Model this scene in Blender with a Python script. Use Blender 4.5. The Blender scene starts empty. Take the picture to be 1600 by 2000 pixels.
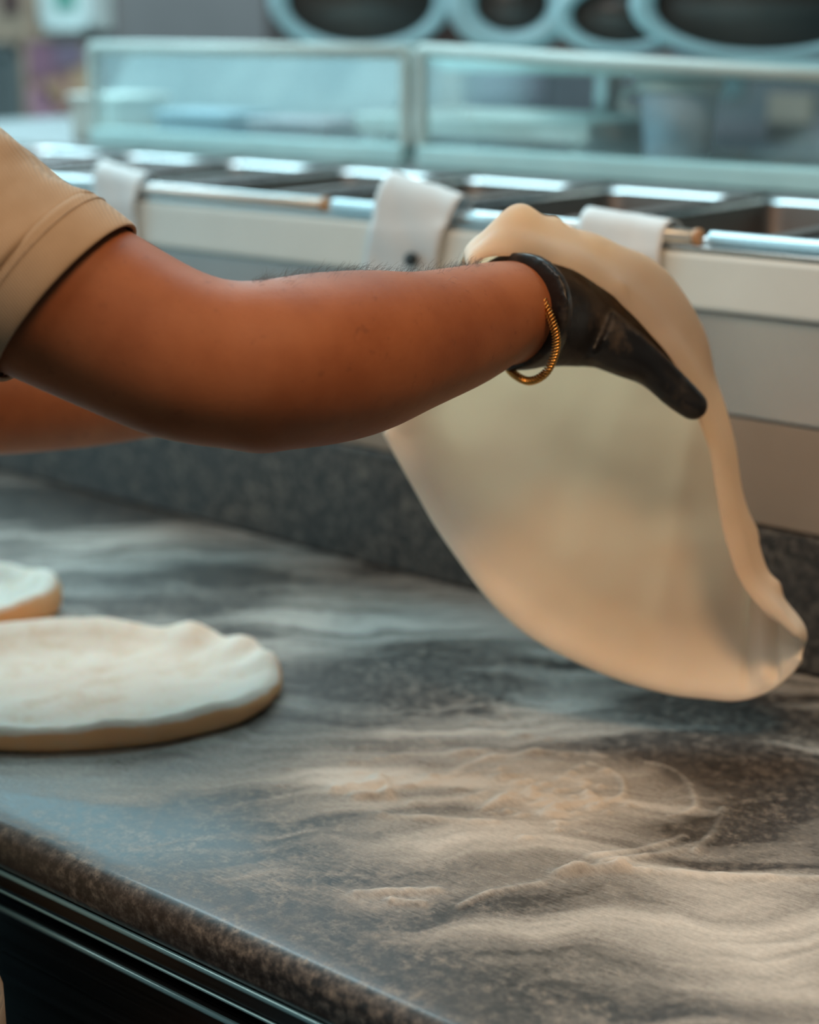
import bpy, bmesh, math, random
import numpy as np
from mathutils import Vector, Matrix, noise as mnoise

random.seed(4); rng = np.random.default_rng(4)
scene = bpy.context.scene
COL = scene.collection

# ------------------------------------------------------------------ camera, light, exposure
# World: +X runs along the counter (to the right), +Y across it away from the cook, z = 0 on the worktop.
FPX = 3400.0                                    # focal length in pixels of the 1600 x 2000 frame
PITCH, ANG = math.radians(15.767), math.radians(50.363)
CAM = np.array([0.0, 0.0, 0.48])
HEAD = np.array([-math.cos(ANG), math.sin(ANG), 0.0])
RIGHT = np.array([math.sin(ANG), math.cos(ANG), 0.0])
FWD = HEAD * math.cos(PITCH) - np.array([0, 0, math.sin(PITCH)])
UPV = HEAD * math.sin(PITCH) + np.array([0, 0, math.cos(PITCH)])

cd = bpy.data.cameras.new('camera')
cam = bpy.data.objects.new('camera', cd); COL.objects.link(cam)
cd.sensor_fit = 'VERTICAL'; cd.sensor_height = 36.0; cd.lens = FPX / 2000 * 36
cd.clip_start = 0.02
m3 = np.column_stack([RIGHT, UPV, -FWD])
cam.matrix_world = Matrix.Translation(CAM) @ Matrix(m3.tolist()).to_4x4()
cd.dof.use_dof = True; cd.dof.focus_distance = 1.0; cd.dof.aperture_fstop = 3.6
scene.camera = cam

scene.view_settings.view_transform = 'Standard'
scene.view_settings.look = 'None'
scene.view_settings.gamma = 1.0
scene.view_settings.use_curve_mapping = False
scene.view_settings.exposure = 0.0
try:
    scene.cycles.use_denoising = True
except Exception:
    pass

world = bpy.data.worlds.new('world'); scene.world = world; world.use_nodes = True
bg = world.node_tree.nodes['Background']
bg.inputs[0].default_value = (0.36, 0.52, 0.56, 1); bg.inputs[1].default_value = 0.22

def area_light(name, loc, target, size, size_y, col, energy):
    ld = bpy.data.lights.new(name, 'AREA'); ld.shape = 'RECTANGLE'
    ld.size = size; ld.size_y = size_y; ld.color = col; ld.energy = energy
    o = bpy.data.objects.new(name, ld); COL.objects.link(o)
    o.location = loc
    o.rotation_euler = (Vector(target) - Vector(loc)).to_track_quat('-Z', 'Y').to_euler()
    return o
area_light('window_daylight', (-4.8, -1.4, 0.95), (0.0, -1.4, 0.75), 4.4, 1.7, (0.45, 0.86, 1.0), 70)
area_light('added_partition_light', (-3.5, 2.80, 1.35), (-3.5, 0.0, 1.2), 1.4, 0.9, (0.45, 0.86, 1.0), 30)  # added source for the left worktop edge; the partition has no window
area_light('strip_light_over_counter', (-2.1, 1.42, 1.25), (-2.1, 1.30, 0.0), 2.9, 0.40, (0.52, 0.90, 1.0), 23)
area_light('added_edge_fill_left', (-2.8, 0.7, 1.9), (-2.6, 0.7, 0.0), 1.4, 0.5, (0.50, 0.88, 1.0), 12)  # added for a worktop edge highlight and cool fill from upper left
area_light('ceiling_light_shop', (-2.4, 2.2, 1.9), (-2.4, 2.7, 0.0), 2.4, 1.4, (0.88, 0.96, 1.0), 42)
area_light('warm_lamp', (-0.02, 0.50, 1.25), (-0.5, 0.75, 0.0), 0.30, 0.30, (1.0, 0.60, 0.31), 2.7).data.spread = math.radians(95)
area_light('added_front_fill', (-1.0, -0.3, 1.9), (-1.0, 1.1, 0.2), 1.2, 0.8, (1.0, 0.93, 0.84), 19)  # added front fill from high behind the camera, lifts the fascia

# ------------------------------------------------------------------ coordinate helpers
def P(u, v, d):
    """point seen at frame position (u, v), d metres deep"""
    return CAM + (FWD * FPX + RIGHT * (u - 800) + UPV * (1000 - v)) / FPX * d
def at(u, v, z=0.0):
    r = FWD * FPX + RIGHT * (u - 800) + UPV * (1000 - v)
    return CAM + r * ((z - CAM[2]) / r[2])
def aty(u, v, y):
    r = FWD * FPX + RIGHT * (u - 800) + UPV * (1000 - v)
    return CAM + r * (y / r[1])
def nrm(a):
    a = np.asarray(a, float); return a / (np.linalg.norm(a) + 1e-12)

# ------------------------------------------------------------------ materials
def mat(name, base, rough=0.5, metal=0.0, spec=0.5, **k):
    m = bpy.data.materials.new(name); m.use_nodes = True
    b = m.node_tree.nodes['Principled BSDF']
    b.inputs['Base Color'].default_value = (*base, 1)
    b.inputs['Roughness'].default_value = rough
    b.inputs['Metallic'].default_value = metal
    b.inputs['Specular IOR Level'].default_value = spec
    for kk, v in k.items():
        b.inputs[kk.replace('_', ' ')].default_value = v
    return m
def nodes(m): return m.node_tree.nodes, m.node_tree.links, m.node_tree.nodes['Principled BSDF']
def coord(m, scale=(1, 1, 1), rot=(0, 0, 0), kind='Object'):
    n, l, b = nodes(m)
    t = n.new('ShaderNodeTexCoord'); mp = n.new('ShaderNodeMapping')
    mp.inputs['Scale'].default_value = scale; mp.inputs['Rotation'].default_value = rot
    l.new(t.outputs[kind], mp.inputs['Vector']); return mp.outputs['Vector']
def noise(m, vec, scale, detail=4, rough=0.55):
    n, l, b = nodes(m); t = n.new('ShaderNodeTexNoise')
    t.inputs['Scale'].default_value = scale; t.inputs['Detail'].default_value = detail
    t.inputs['Roughness'].default_value = rough
    l.new(vec, t.inputs['Vector']); return t.outputs['Fac']
def ramp(m, fac, stops, interp='LINEAR'):
    n, l, b = nodes(m); r = n.new('ShaderNodeValToRGB'); r.color_ramp.interpolation = interp
    e = r.color_ramp.elements
    while len(e) < len(stops): e.new(0.5)
    for el, (p, c) in zip(e, stops):
        el.position = p; el.color = (*c, 1) if len(c) == 3 else c
    l.new(fac, r.inputs['Fac']); return r.outputs['Color']
def bump(m, fac, strength=0.3, dist=0.002):
    n, l, b = nodes(m); t = n.new('ShaderNodeBump')
    t.inputs['Strength'].default_value = strength; t.inputs['Distance'].default_value = dist
    l.new(fac, t.inputs['Height'])
    l.new(t.outputs['Normal'], b.inputs['Normal']); return t
def mottled(name, c1, c2, scale, rough=0.6, bump_s=0.2, bump_d=0.001, lo=0.35, hi=0.65, bscale=None, **k):
    m = mat(name, c1, rough, **k); n, l, b = nodes(m); v = coord(m)
    f = noise(m, v, scale)
    l.new(ramp(m, f, [(lo, c1), (hi, c2)]), b.inputs['Base Color'])
    if bump_s: bump(m, noise(m, v, bscale or scale * 4, 3), bump_s, bump_d)
    return m
def mixc(m, fac, a, b_, mode='MIX'):
    n, l, b = nodes(m); x = n.new('ShaderNodeMix'); x.data_type = 'RGBA'; x.blend_type = mode
    if hasattr(fac, 'links'): l.new(fac, x.inputs[0])
    else: x.inputs[0].default_value = fac
    for s, i in ((a, 6), (b_, 7)):
        if hasattr(s, 'links'): l.new(s, x.inputs[i])
        else: x.inputs[i].default_value = (*s, 1)
    return x.outputs[2]

def granite_material():
    m = mat('granite', (0.1, 0.08, 0.07), 0.30); n, l, b = nodes(m); v = coord(m)
    f = noise(m, v, 150, 6, 0.7)
    c = ramp(m, f, [(0.36, (0.010, 0.009, 0.009)), (0.47, (0.044, 0.037, 0.033)), (0.56, (0.115, 0.098, 0.084)), (0.68, (0.25, 0.21, 0.17))])
    big = noise(m, v, 22, 4, 0.6)
    c2 = mixc(m, ramp(m, big, [(0.4, (0, 0, 0)), (0.65, (0.55, 0.55, 0.55))]), c, (0.05, 0.043, 0.04))
    vo = n.new('ShaderNodeTexVoronoi'); vo.inputs['Scale'].default_value = 260; l.new(v, vo.inputs['Vector'])
    c3 = mixc(m, ramp(m, vo.outputs['Distance'], [(0.05, (1, 1, 1)), (0.25, (0, 0, 0))]), c2, (0.02, 0.018, 0.018))
    l.new(c3, b.inputs['Base Color'])
    l.new(ramp(m, f, [(0.3, (0.34,) * 3), (0.7, (0.55,) * 3)]), b.inputs['Roughness'])
    bump(m, f, 0.12, 0.0006)
    b.inputs['Coat Weight'].default_value = 0.22; b.inputs['Coat Roughness'].default_value = 0.16
    return m
M = {}
M['granite'] = granite_material()

def flour_material():
    m = mat('flour', (0.72, 0.685, 0.635), 0.95, spec=0.15); n, l, b = nodes(m); v = coord(m)
    a = n.new('ShaderNodeAttribute'); a.attribute_name = 'flour'
    f1 = noise(m, v, 320, 5, 0.75)
    vs = coord(m, (30, 260, 30), (0, 0, -math.radians(39.6)))
    f2 = noise(m, vs, 2.4, 5, 0.7)
    add = n.new('ShaderNodeMath'); add.operation = 'MULTIPLY_ADD'
    l.new(f1, add.inputs[0]); add.inputs[1].default_value = 0.5; l.new(a.outputs['Fac'], add.inputs[2])
    add2 = n.new('ShaderNodeMath'); add2.operation = 'MULTIPLY_ADD'
    l.new(f2, add2.inputs[0]); add2.inputs[1].default_value = 0.5; l.new(add.outputs[0], add2.inputs[2])
    fac = ramp(m, add2.outputs[0], [(0.0, (0, 0, 0)), (1.0, (1, 1, 1))])
    mr = n.new('ShaderNodeMapRange'); mr.inputs['From Min'].default_value = 0.52; mr.inputs['From Max'].default_value = 1.40
    mr.inputs['To Max'].default_value = 0.97
    l.new(add2.outputs[0], mr.inputs['Value'])
    n.remove(fac.node)
    tr = n.new('ShaderNodeBsdfTransparent'); mx = n.new('ShaderNodeMixShader')
    l.new(mr.outputs[0], mx.inputs[0]); l.new(tr.outputs[0], mx.inputs[1]); l.new(b.outputs[0], mx.inputs[2])
    out = [x for x in n if x.type == 'OUTPUT_MATERIAL'][0]
    l.new(mx.outputs[0], out.inputs['Surface'])
    bump(m, f1, 0.6, 0.0015)
    return m
M['flour'] = flour_material()

def skin_material():
    m = mat('skin', (0.35, 0.15, 0.075), 0.55, spec=0.22); n, l, b = nodes(m); v = coord(m)
    f = noise(m, v, 14, 5, 0.6); g = noise(m, v, 160, 3, 0.6)
    c = ramp(m, f, [(0.35, (0.268, 0.086, 0.034)), (0.65, (0.355, 0.126, 0.053))])
    c = mixc(m, ramp(m, g, [(0.62, (0, 0, 0)), (0.74, (0.45, 0.45, 0.45))]), c, (0.17, 0.060, 0.028))
    l.new(c, b.inputs['Base Color'])
    b.inputs['Subsurface Weight'].default_value = 0.12; b.inputs['Subsurface Radius'].default_value = (1, 0.35, 0.15)
    b.inputs['Subsurface Scale'].default_value = 0.006
    bump(m, noise(m, v, 420, 4, 0.7), 0.22, 0.0010)
    return m
M['skin'] = skin_material()

def cloth_material(name, c1, c2):
    m = mat(name, c1, 0.9, spec=0.2); n, l, b = nodes(m); v = coord(m)
    w = n.new('ShaderNodeTexWave'); w.inputs['Scale'].default_value = 260; w.inputs['Distortion'].default_value = 1.2
    w.bands_direction = 'DIAGONAL'; l.new(v, w.inputs['Vector'])
    f = noise(m, v, 30, 4)
    l.new(mixc(m, ramp(m, w.outputs['Fac'], [(0.2, (0,) * 3), (0.8, (0.35,) * 3)]), ramp(m, f, [(0.3, c1), (0.7, c2)]), tuple(x * 0.72 for x in c1)), b.inputs['Base Color'])
    b.inputs['Sheen Weight'].default_value = 0.15
    bump(m, w.outputs['Fac'], 0.35, 0.0008)
    return m
M['shirt'] = cloth_material('shirt_twill', (0.42, 0.295, 0.185), (0.50, 0.36, 0.235))
M['trousers'] = cloth_material('trouser_cloth', (0.20, 0.11, 0.065), (0.24, 0.135, 0.08))

def glove_material():
    m = mat('black_nitrile', (0.012, 0.011, 0.011), 0.42, spec=0.4); n, l, b = nodes(m); v = coord(m)
    f = noise(m, v, 38, 6, 0.68)
    l.new(ramp(m, f, [(0.50, (0.010, 0.009, 0.009)), (0.66, (0.055, 0.040, 0.028)), (0.8, (0.16, 0.12, 0.085))]), b.inputs['Base Color'])
    l.new(ramp(m, f, [(0.45, (0.36,) * 3), (0.65, (0.8,) * 3)]), b.inputs['Roughness'])
    bump(m, noise(m, v, 90, 4), 0.35, 0.0015)
    return m
M['glove'] = glove_material()

def dough_material():
    m = mat('raw_dough', (0.80, 0.65, 0.46), 0.62, spec=0.3); n, l, b = nodes(m); v = coord(m)
    f = noise(m, v, 11, 5, 0.55); g = noise(m, v, 230, 3)
    c = ramp(m, f, [(0.32, (0.84, 0.73, 0.60)), (0.68, (0.92, 0.84, 0.74))])
    l.new(c, b.inputs['Base Color'])
    b.inputs['Subsurface Weight'].default_value = 0.18; b.inputs['Subsurface Radius'].default_value = (1, 0.6, 0.3)
    b.inputs['Subsurface Scale'].default_value = 0.008
    bp = bump(m, noise(m, v, 60, 5, 0.6), 0.18, 0.0015)
    t = n.new('ShaderNodeBsdfTranslucent'); t.inputs['Color'].default_value = (1.0, 0.83, 0.66, 1)
    mx = n.new('ShaderNodeMixShader')
    at_ = n.new('ShaderNodeAttribute'); at_.attribute_name = 'thin'
    mr = n.new('ShaderNodeMapRange'); mr.inputs['To Min'].default_value = 0.12; mr.inputs['To Max'].default_value = 0.68
    l.new(at_.outputs['Fac'], mr.inputs['Value']); l.new(mr.outputs[0], mx.inputs[0])
    out = [x for x in n if x.type == 'OUTPUT_MATERIAL'][0]
    l.new(b.outputs[0], mx.inputs[1]); l.new(t.outputs[0], mx.inputs[2]); l.new(mx.outputs[0], out.inputs['Surface'])
    return m
M['dough'] = dough_material()
def dusted_warm_lit_dough():
    m = mat('dusted_warm_lit_dough', (0.8, 0.74, 0.64), 0.8, spec=0.25); n, l, b = nodes(m); v = coord(m)
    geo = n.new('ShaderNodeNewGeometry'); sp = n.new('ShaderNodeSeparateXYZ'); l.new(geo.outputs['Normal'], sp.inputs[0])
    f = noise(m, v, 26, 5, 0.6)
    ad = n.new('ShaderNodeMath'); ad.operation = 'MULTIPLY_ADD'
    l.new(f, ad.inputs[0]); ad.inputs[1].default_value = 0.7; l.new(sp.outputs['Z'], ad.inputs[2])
    c = ramp(m, ad.outputs[0], [(0.84, (0.80, 0.45, 0.23)), (1.14, (0.80, 0.71, 0.62))])  # floured tops stay pale; warm light on the sides is painted as orange
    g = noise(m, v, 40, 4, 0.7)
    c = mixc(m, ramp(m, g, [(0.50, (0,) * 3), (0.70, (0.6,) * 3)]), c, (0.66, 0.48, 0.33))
    l.new(c, b.inputs['Base Color'])
    b.inputs['Subsurface Weight'].default_value = 0.2; b.inputs['Subsurface Scale'].default_value = 0.006
    bump(m, noise(m, v, 120, 4), 0.3, 0.001)
    return m
M['dusted_warm_lit_dough'] = dusted_warm_lit_dough()
def steel(name, col=(0.62, 0.64, 0.64), rough=0.28, stretch=(4, 300, 300)):
    m = mat(name, col, rough, 1.0); n, l, b = nodes(m); v = coord(m, stretch)
    f = noise(m, v, 1.5, 3)
    l.new(ramp(m, f, [(0.3, (rough * 0.8,) * 3), (0.7, (rough * 1.3,) * 3)]), b.inputs['Roughness'])
    return m
M['steel'] = steel('brushed_steel')
M['steel_polished'] = steel('polished_steel', (0.80, 0.83, 0.84), 0.26)
M['steel_dark'] = steel('dark_steel', (0.10, 0.105, 0.11), 0.34)
M['steel_ledge'] = steel('worn_steel', (0.22, 0.22, 0.215), 0.6)
M['steel_cool'] = steel('cool_steel', (0.40, 0.47, 0.50), 0.22)
M['painted_glint'] = mat('pale_blue_glint_paint', (0.26, 0.46, 0.50), 0.25, 0.3)  # pale blue paint standing in for light glinting on steel edges
M['steel_warm'] = steel('dull_steel', (0.20, 0.17, 0.155), 0.5)
M['fascia'] = mottled('fascia_paint', (0.74, 0.75, 0.71), (0.79, 0.80, 0.76), 9, 0.5, 0.05)
M['panel_grey'] = mottled('panel_paint', (0.56, 0.55, 0.54), (0.62, 0.61, 0.60), 7, 0.24, 0.04, metal=0.55)
M['panel_brown'] = mottled('brown_panel_paint', (0.30, 0.23, 0.175), (0.35, 0.27, 0.21), 7, 0.4, 0.04)
M['paper'] = mottled('white_paper', (0.68, 0.67, 0.67), (0.74, 0.73, 0.73), 20, 0.8, 0.1)
M['black_plastic'] = mat('black_plastic', (0.02, 0.03, 0.035), 0.35)
M['copper'] = mottled('copper_cap', (0.45, 0.22, 0.10), (0.55, 0.28, 0.13), 60, 0.4, 0.05)
M['dark_well'] = mottled('dark_well', (0.035, 0.03, 0.028), (0.05, 0.042, 0.038), 12, 0.5, 0.05)
M['gold'] = mat('gold', (0.80, 0.42, 0.11), 0.28, 1.0)
M['rail'] = mat('satin_steel', (0.78, 0.85, 0.87), 0.34, 0.75)
M['hair'] = mottled('dark_hair', (0.018, 0.012, 0.009), (0.03, 0.02, 0.014), 60, 0.5, 0.2)
M['arm_hair'] = mat('arm_hair', (0.06, 0.038, 0.026), 0.5)
def glass_material():
    m = bpy.data.materials.new('guard_glass'); m.use_nodes = True
    n, l = m.node_tree.nodes, m.node_tree.links
    n.remove(n['Principled BSDF']); out = [x for x in n if x.type == 'OUTPUT_MATERIAL'][0]
    t = n.new('ShaderNodeBsdfTransparent'); t.inputs[0].default_value = (0.90, 0.96, 0.95, 1)
    g = n.new('ShaderNodeBsdfGlossy'); g.inputs['Roughness'].default_value = 0.08; g.inputs['Color'].default_value = (0.9, 0.97, 0.97, 1)
    d = n.new('ShaderNodeBsdfDiffuse'); d.inputs['Color'].default_value = (0.75, 0.85, 0.85, 1)
    fr = n.new('ShaderNodeValue'); fr.outputs[0].default_value = 0.06
    m1 = n.new('ShaderNodeMixShader'); m2 = n.new('ShaderNodeMixShader')
    tc = n.new('ShaderNodeTexCoord'); nz = n.new('ShaderNodeTexNoise'); nz.inputs['Scale'].default_value = 7
    mr = n.new('ShaderNodeMapRange'); mr.inputs['From Min'].default_value = 0.4; mr.inputs['From Max'].default_value = 0.75; mr.inputs['To Max'].default_value = 0.14; mr.inputs['To Min'].default_value = 0.02
    l.new(tc.outputs['Object'], nz.inputs['Vector']); l.new(nz.outputs['Fac'], mr.inputs['Value'])
    l.new(mr.outputs[0], m1.inputs[0]); l.new(t.outputs[0], m1.inputs[1]); l.new(d.outputs[0], m1.inputs[2])
    l.new(fr.outputs[0], m2.inputs[0]); l.new(m1.outputs[0], m2.inputs[1]); l.new(g.outputs[0], m2.inputs[2])
    l.new(m2.outputs[0], out.inputs['Surface'])
    return m
M['glass'] = glass_material()
M['tub_plastic'] = mottled('pale_blue_plastic', (0.44, 0.54, 0.68), (0.50, 0.60, 0.72), 20, 0.4, 0.05)
M['tub_white'] = mottled('white_plastic', (0.72, 0.75, 0.72), (0.78, 0.8, 0.78), 20, 0.4, 0.05)
M['edge_glass'] = mottled('pale_green_glass_edge', (0.42, 0.60, 0.60), (0.50, 0.68, 0.67), 10, 0.18, 0.03)
M['cream_metal'] = mottled('cream_metal', (0.46, 0.50, 0.46), (0.52, 0.56, 0.52), 10, 0.35, 0.03)
M['blue_grey'] = mottled('blue_grey_board', (0.085, 0.095, 0.10), (0.16, 0.17, 0.17), 9, 0.6, 0.05, lo=0.4, hi=0.6)
M['platter_dark'] = mottled('dark_glazed_platter', (0.035, 0.024, 0.02), (0.07, 0.045, 0.035), 6, 0.3, 0.03)
M['platter_rim'] = mottled('pale_glazed_rim', (0.27, 0.37, 0.39), (0.33, 0.43, 0.45), 8, 0.3, 0.03)
def plain(name, c, rough=0.7, s=8):
    return mottled(name, tuple(x * 0.85 for x in c), tuple(min(1, x * 1.12) for x in c), s, rough, 0.05)

# ------------------------------------------------------------------ mesh helpers
def link(name, me, parent=None):
    o = bpy.data.objects.new(name, me); COL.objects.link(o)
    if parent: o.parent = parent
    return o
def wloc(o):
    v = np.zeros(3)
    while o is not None:
        v += np.array(o.location); o = o.parent
    return v
def obj(name, verts, faces, material, parent=None, smooth=True, origin=None):
    """one mesh object from world-space vertices; its origin is the bottom centre (or the parent's origin)"""
    verts = np.asarray(verts, float).reshape(-1, 3)
    if parent is not None:
        loc = np.zeros(3); base = wloc(parent)
    else:
        lo, hi = verts.min(0), verts.max(0)
        loc = np.array([(lo[0] + hi[0]) / 2, (lo[1] + hi[1]) / 2, lo[2]]) if origin is None else np.asarray(origin, float)
        base = loc
    me = bpy.data.meshes.new(name)
    me.from_pydata((verts - base).tolist(), [], [list(map(int, f)) for f in faces])
    me.materials.append(M[material] if isinstance(material, str) else material)
    if smooth: me.polygons.foreach_set('use_smooth', [True] * len(me.polygons))
    me.update()
    o = link(name, me, parent); o.location = loc
    return o
def empty(name, loc):
    o = bpy.data.objects.new(name, None); COL.objects.link(o); o.location = loc
    o.empty_display_size = 0.05; return o
def tag(o, label=None, cat=None, group=None, kind=None):
    for k, v in (('label', label), ('category', cat), ('group', group), ('kind', kind)):
        if v: o[k] = v
    return o
class MB:
    """collects several shapes of one part into one mesh"""
    def __init__(s): s.v = []; s.f = []
    def add(s, v, f):
        k = len(s.v); s.v += [tuple(map(float, x)) for x in v]; s.f += [[i + k for i in q] for q in f]; return s
    def box(s, lo, hi, bev=0.0, seg=2):
        lo, hi = np.minimum(lo, hi), np.maximum(lo, hi)
        bm = bmesh.new(); bmesh.ops.create_cube(bm, size=1)
        for v in bm.verts: v.co = Vector([lo[i] + (v.co[i] + 0.5) * (hi[i] - lo[i]) for i in range(3)])
        if bev > 0:
            bmesh.ops.bevel(bm, geom=bm.edges[:] , offset=bev, segments=seg, profile=0.5, affect='EDGES')
        bm.verts.ensure_lookup_table(); bm.verts.index_update()
        s.add([v.co[:] for v in bm.verts], [[v.index for v in f.verts] for f in bm.faces]); bm.free(); return s
    def tube(s, pts, rad, n=12, cap=True):
        pts = [np.asarray(p, float) for p in pts]; rad = rad if hasattr(rad, '__len__') else [rad] * len(pts)
        rings = []; prev = None
        for i, p in enumerate(pts):
            t = nrm(pts[min(i + 1, len(pts) - 1)] - pts[max(i - 1, 0)])
            a = np.cross(t, [0, 0, 1.0]) if prev is None else prev - t * (prev @ t)
            if np.linalg.norm(a) < 1e-6: a = np.cross(t, [1.0, 0, 0])
            a = nrm(a); prev = a; b = np.cross(t, a)
            rings.append([p + rad[i] * (math.cos(q) * a + math.sin(q) * b) for q in np.linspace(0, 2 * math.pi, n, endpoint=False)])
        return s.rings(rings, cap)
    def rings(s, rings, cap=True, closed=False):
        n = len(rings[0]); f = []; m = len(rings)
        for i in range(m if closed else m - 1):
            for j in range(n):
                a, b = i * n, ((i + 1) % m) * n
                f.append([a + j, a + (j + 1) % n, b + (j + 1) % n, b + j])
        if cap and not closed:
            f.append(list(range(n))[::-1]); f.append([(m - 1) * n + j for j in range(n)])
        return s.add([p for r in rings for p in r], f)
    def ellipsoid(s, c, axes, nu=20, nv=12):
        c = np.asarray(c, float); ax = np.asarray(axes, float)
        rings = []
        for i in range(nv + 1):
            th = 0.02 + (math.pi - 0.04) * i / nv
            rings.append([c + math.cos(th) * ax[2] + math.sin(th) * (math.cos(q) * ax[0] + math.sin(q) * ax[1]) for q in np.linspace(0, 2 * math.pi, nu, endpoint=False)])
        return s.rings(rings)
    def build(s, name, material, parent=None, smooth=False, origin=None):
        o = obj(name, s.v, s.f, material, parent, smooth, origin); return o
def box(name, lo, hi, material, parent=None, bev=0.002):
    return MB().box(lo, hi, bev).build(name, material, parent)
def cr(pts, t):
    """Catmull-Rom through rows pts[k] at parameter t in [0, len-1]"""
    pts = np.asarray(pts, float); n = len(pts); i = int(min(max(math.floor(t), 0), n - 2)); x = t - i
    p1, p2 = pts[i], pts[i + 1]
    p0 = pts[i - 1] if i > 0 else 2 * p1 - p2
    p3 = pts[i + 2] if i + 2 < n else 2 * p2 - p1
    return 0.5 * (2 * p1 + (p2 - p0) * x + (2 * p0 - 5 * p1 + 4 * p2 - p3) * x * x + (3 * p1 - p0 - 3 * p2 + p3) * x ** 3)
def resample(pts, k):
    n = len(pts); return [cr(pts, t) for t in np.linspace(0, n - 1, (n - 1) * k + 1)]
def limb(sections, k=4, n=36, mb=None, cap=True, power=1.0, scale=1.0):
    """sections: (top_u, top_v, bottom_u, bottom_v, depth, ratio): an arm seen side-on, drawn as elliptical sections"""
    rows = []
    for (tu, tv, bu, bv, d, r) in sections:
        rows.append(np.concatenate([P(tu, tv, d), P(bu, bv, d), [r]]))
    rows = resample(rows, k); cs = [(r[:3] + r[3:6]) / 2 for r in rows]; rings = []
    for i, r in enumerate(rows):
        b = (r[:3] - r[3:6]) / 2 * scale
        t = nrm(cs[min(i + 1, len(cs) - 1)] - cs[max(i - 1, 0)])
        nn = nrm(np.cross(t, b)) * np.linalg.norm(b) * r[6]
        rings.append([cs[i] + math.cos(q) * b + math.sin(q) * nn for q in np.linspace(0, 2 * math.pi, n, endpoint=False)])
    mb = mb or MB(); mb.rings(rings, cap); mb.last = rings
    return mb
def vnoise(x, y, seed=0):
    """smooth value noise on numpy arrays"""
    xi, yi = np.floor(x).astype(np.int64), np.floor(y).astype(np.int64); xf, yf = x - xi, y - yi
    def h(a, b):
        n = (a * 374761393 + b * 668265263 + seed * 1442695041) & 0xffffffff
        n = ((n ^ (n >> 13)) * 1274126177) & 0xffffffff
        return ((n ^ (n >> 16)) & 0xffff) / 65535.0
    u, v = xf * xf * (3 - 2 * xf), yf * yf * (3 - 2 * yf)
    return (h(xi, yi) * (1 - u) + h(xi + 1, yi) * u) * (1 - v) + (h(xi, yi + 1) * (1 - u) + h(xi + 1, yi + 1) * u) * v
def fbm(x, y, seed=0, octv=4, gain=0.5):
    s = 0; a = 1; tot = 0
    for i in range(octv):
        s = s + a * vnoise(x * 2 ** i + 17.3 * i, y * 2 ** i - 9.1 * i, seed + i); tot += a; a *= gain
    return s / tot

# ------------------------------------------------------------------ the room
FLOOR = -0.90
XL, XR, YB = -4.9, 2.6, 4.2
tag(MB().box((XL, -4.0, FLOOR - 0.1), (XR, YB, FLOOR)).build('floor', plain('floor_tile', (0.045, 0.055, 0.06), 0.45)), kind='structure')
tag(MB().box((XL, YB, FLOOR), (XR, YB + 0.1, 2.0)).build('wall_back', plain('wall_back_paint', (0.16, 0.17, 0.175), 0.8, 1.2)), kind='structure')
tag(MB().box((XL - 0.1, -4.0, FLOOR), (XL, YB, 2.0)).build('wall_left', plain('wall_left_paint', (0.22, 0.22, 0.22), 0.8, 1.2)), kind='structure')
tag(MB().box((XL, -4.0, 2.0), (XR, YB, 2.1)).build('ceiling', plain('ceiling_paint', (0.40, 0.40, 0.39), 0.9, 1.2)), kind='structure')

# ------------------------------------------------------------------ worktop, upstand
YF, YS = 0.592, 1.15                           # front edge, face of the upstand
X0, X1 = -2.4, 0.5
def worktop():
    prof = [(YS + 0.02, 0.0), (YF + 0.05, 0.0), (YF + 0.022, 0.0)]
    R = 0.011
    for a in np.linspace(0, 90, 7): prof.append((YF + R - R * math.sin(math.radians(a)), -R + R * math.cos(math.radians(a))))
    prof += [(YF, -0.022), (YF + 0.003, -0.028), (YF + 0.006, -0.030), (YS + 0.02, -0.030)]
    xs = np.linspace(X0, X1, 30)
    mb = MB(); mb.rings([[(x, y, z) for (y, z) in prof] for x in xs])
    o = mb.build('worktop', 'granite', smooth=True)
    o.modifiers.new('edges', 'EDGE_SPLIT').split_angle = math.radians(40)
    return tag(o, 'speckled brown-black granite worktop with rounded front edge, dusted with flour', 'worktop')
worktop()
tag(box('upstand', (X0, YS, 0.0005), (X1, YS + 0.02, 0.108), 'granite', bev=0.003),
    'granite upstand along the back of the worktop, below the pale fascia', 'upstand')

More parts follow.
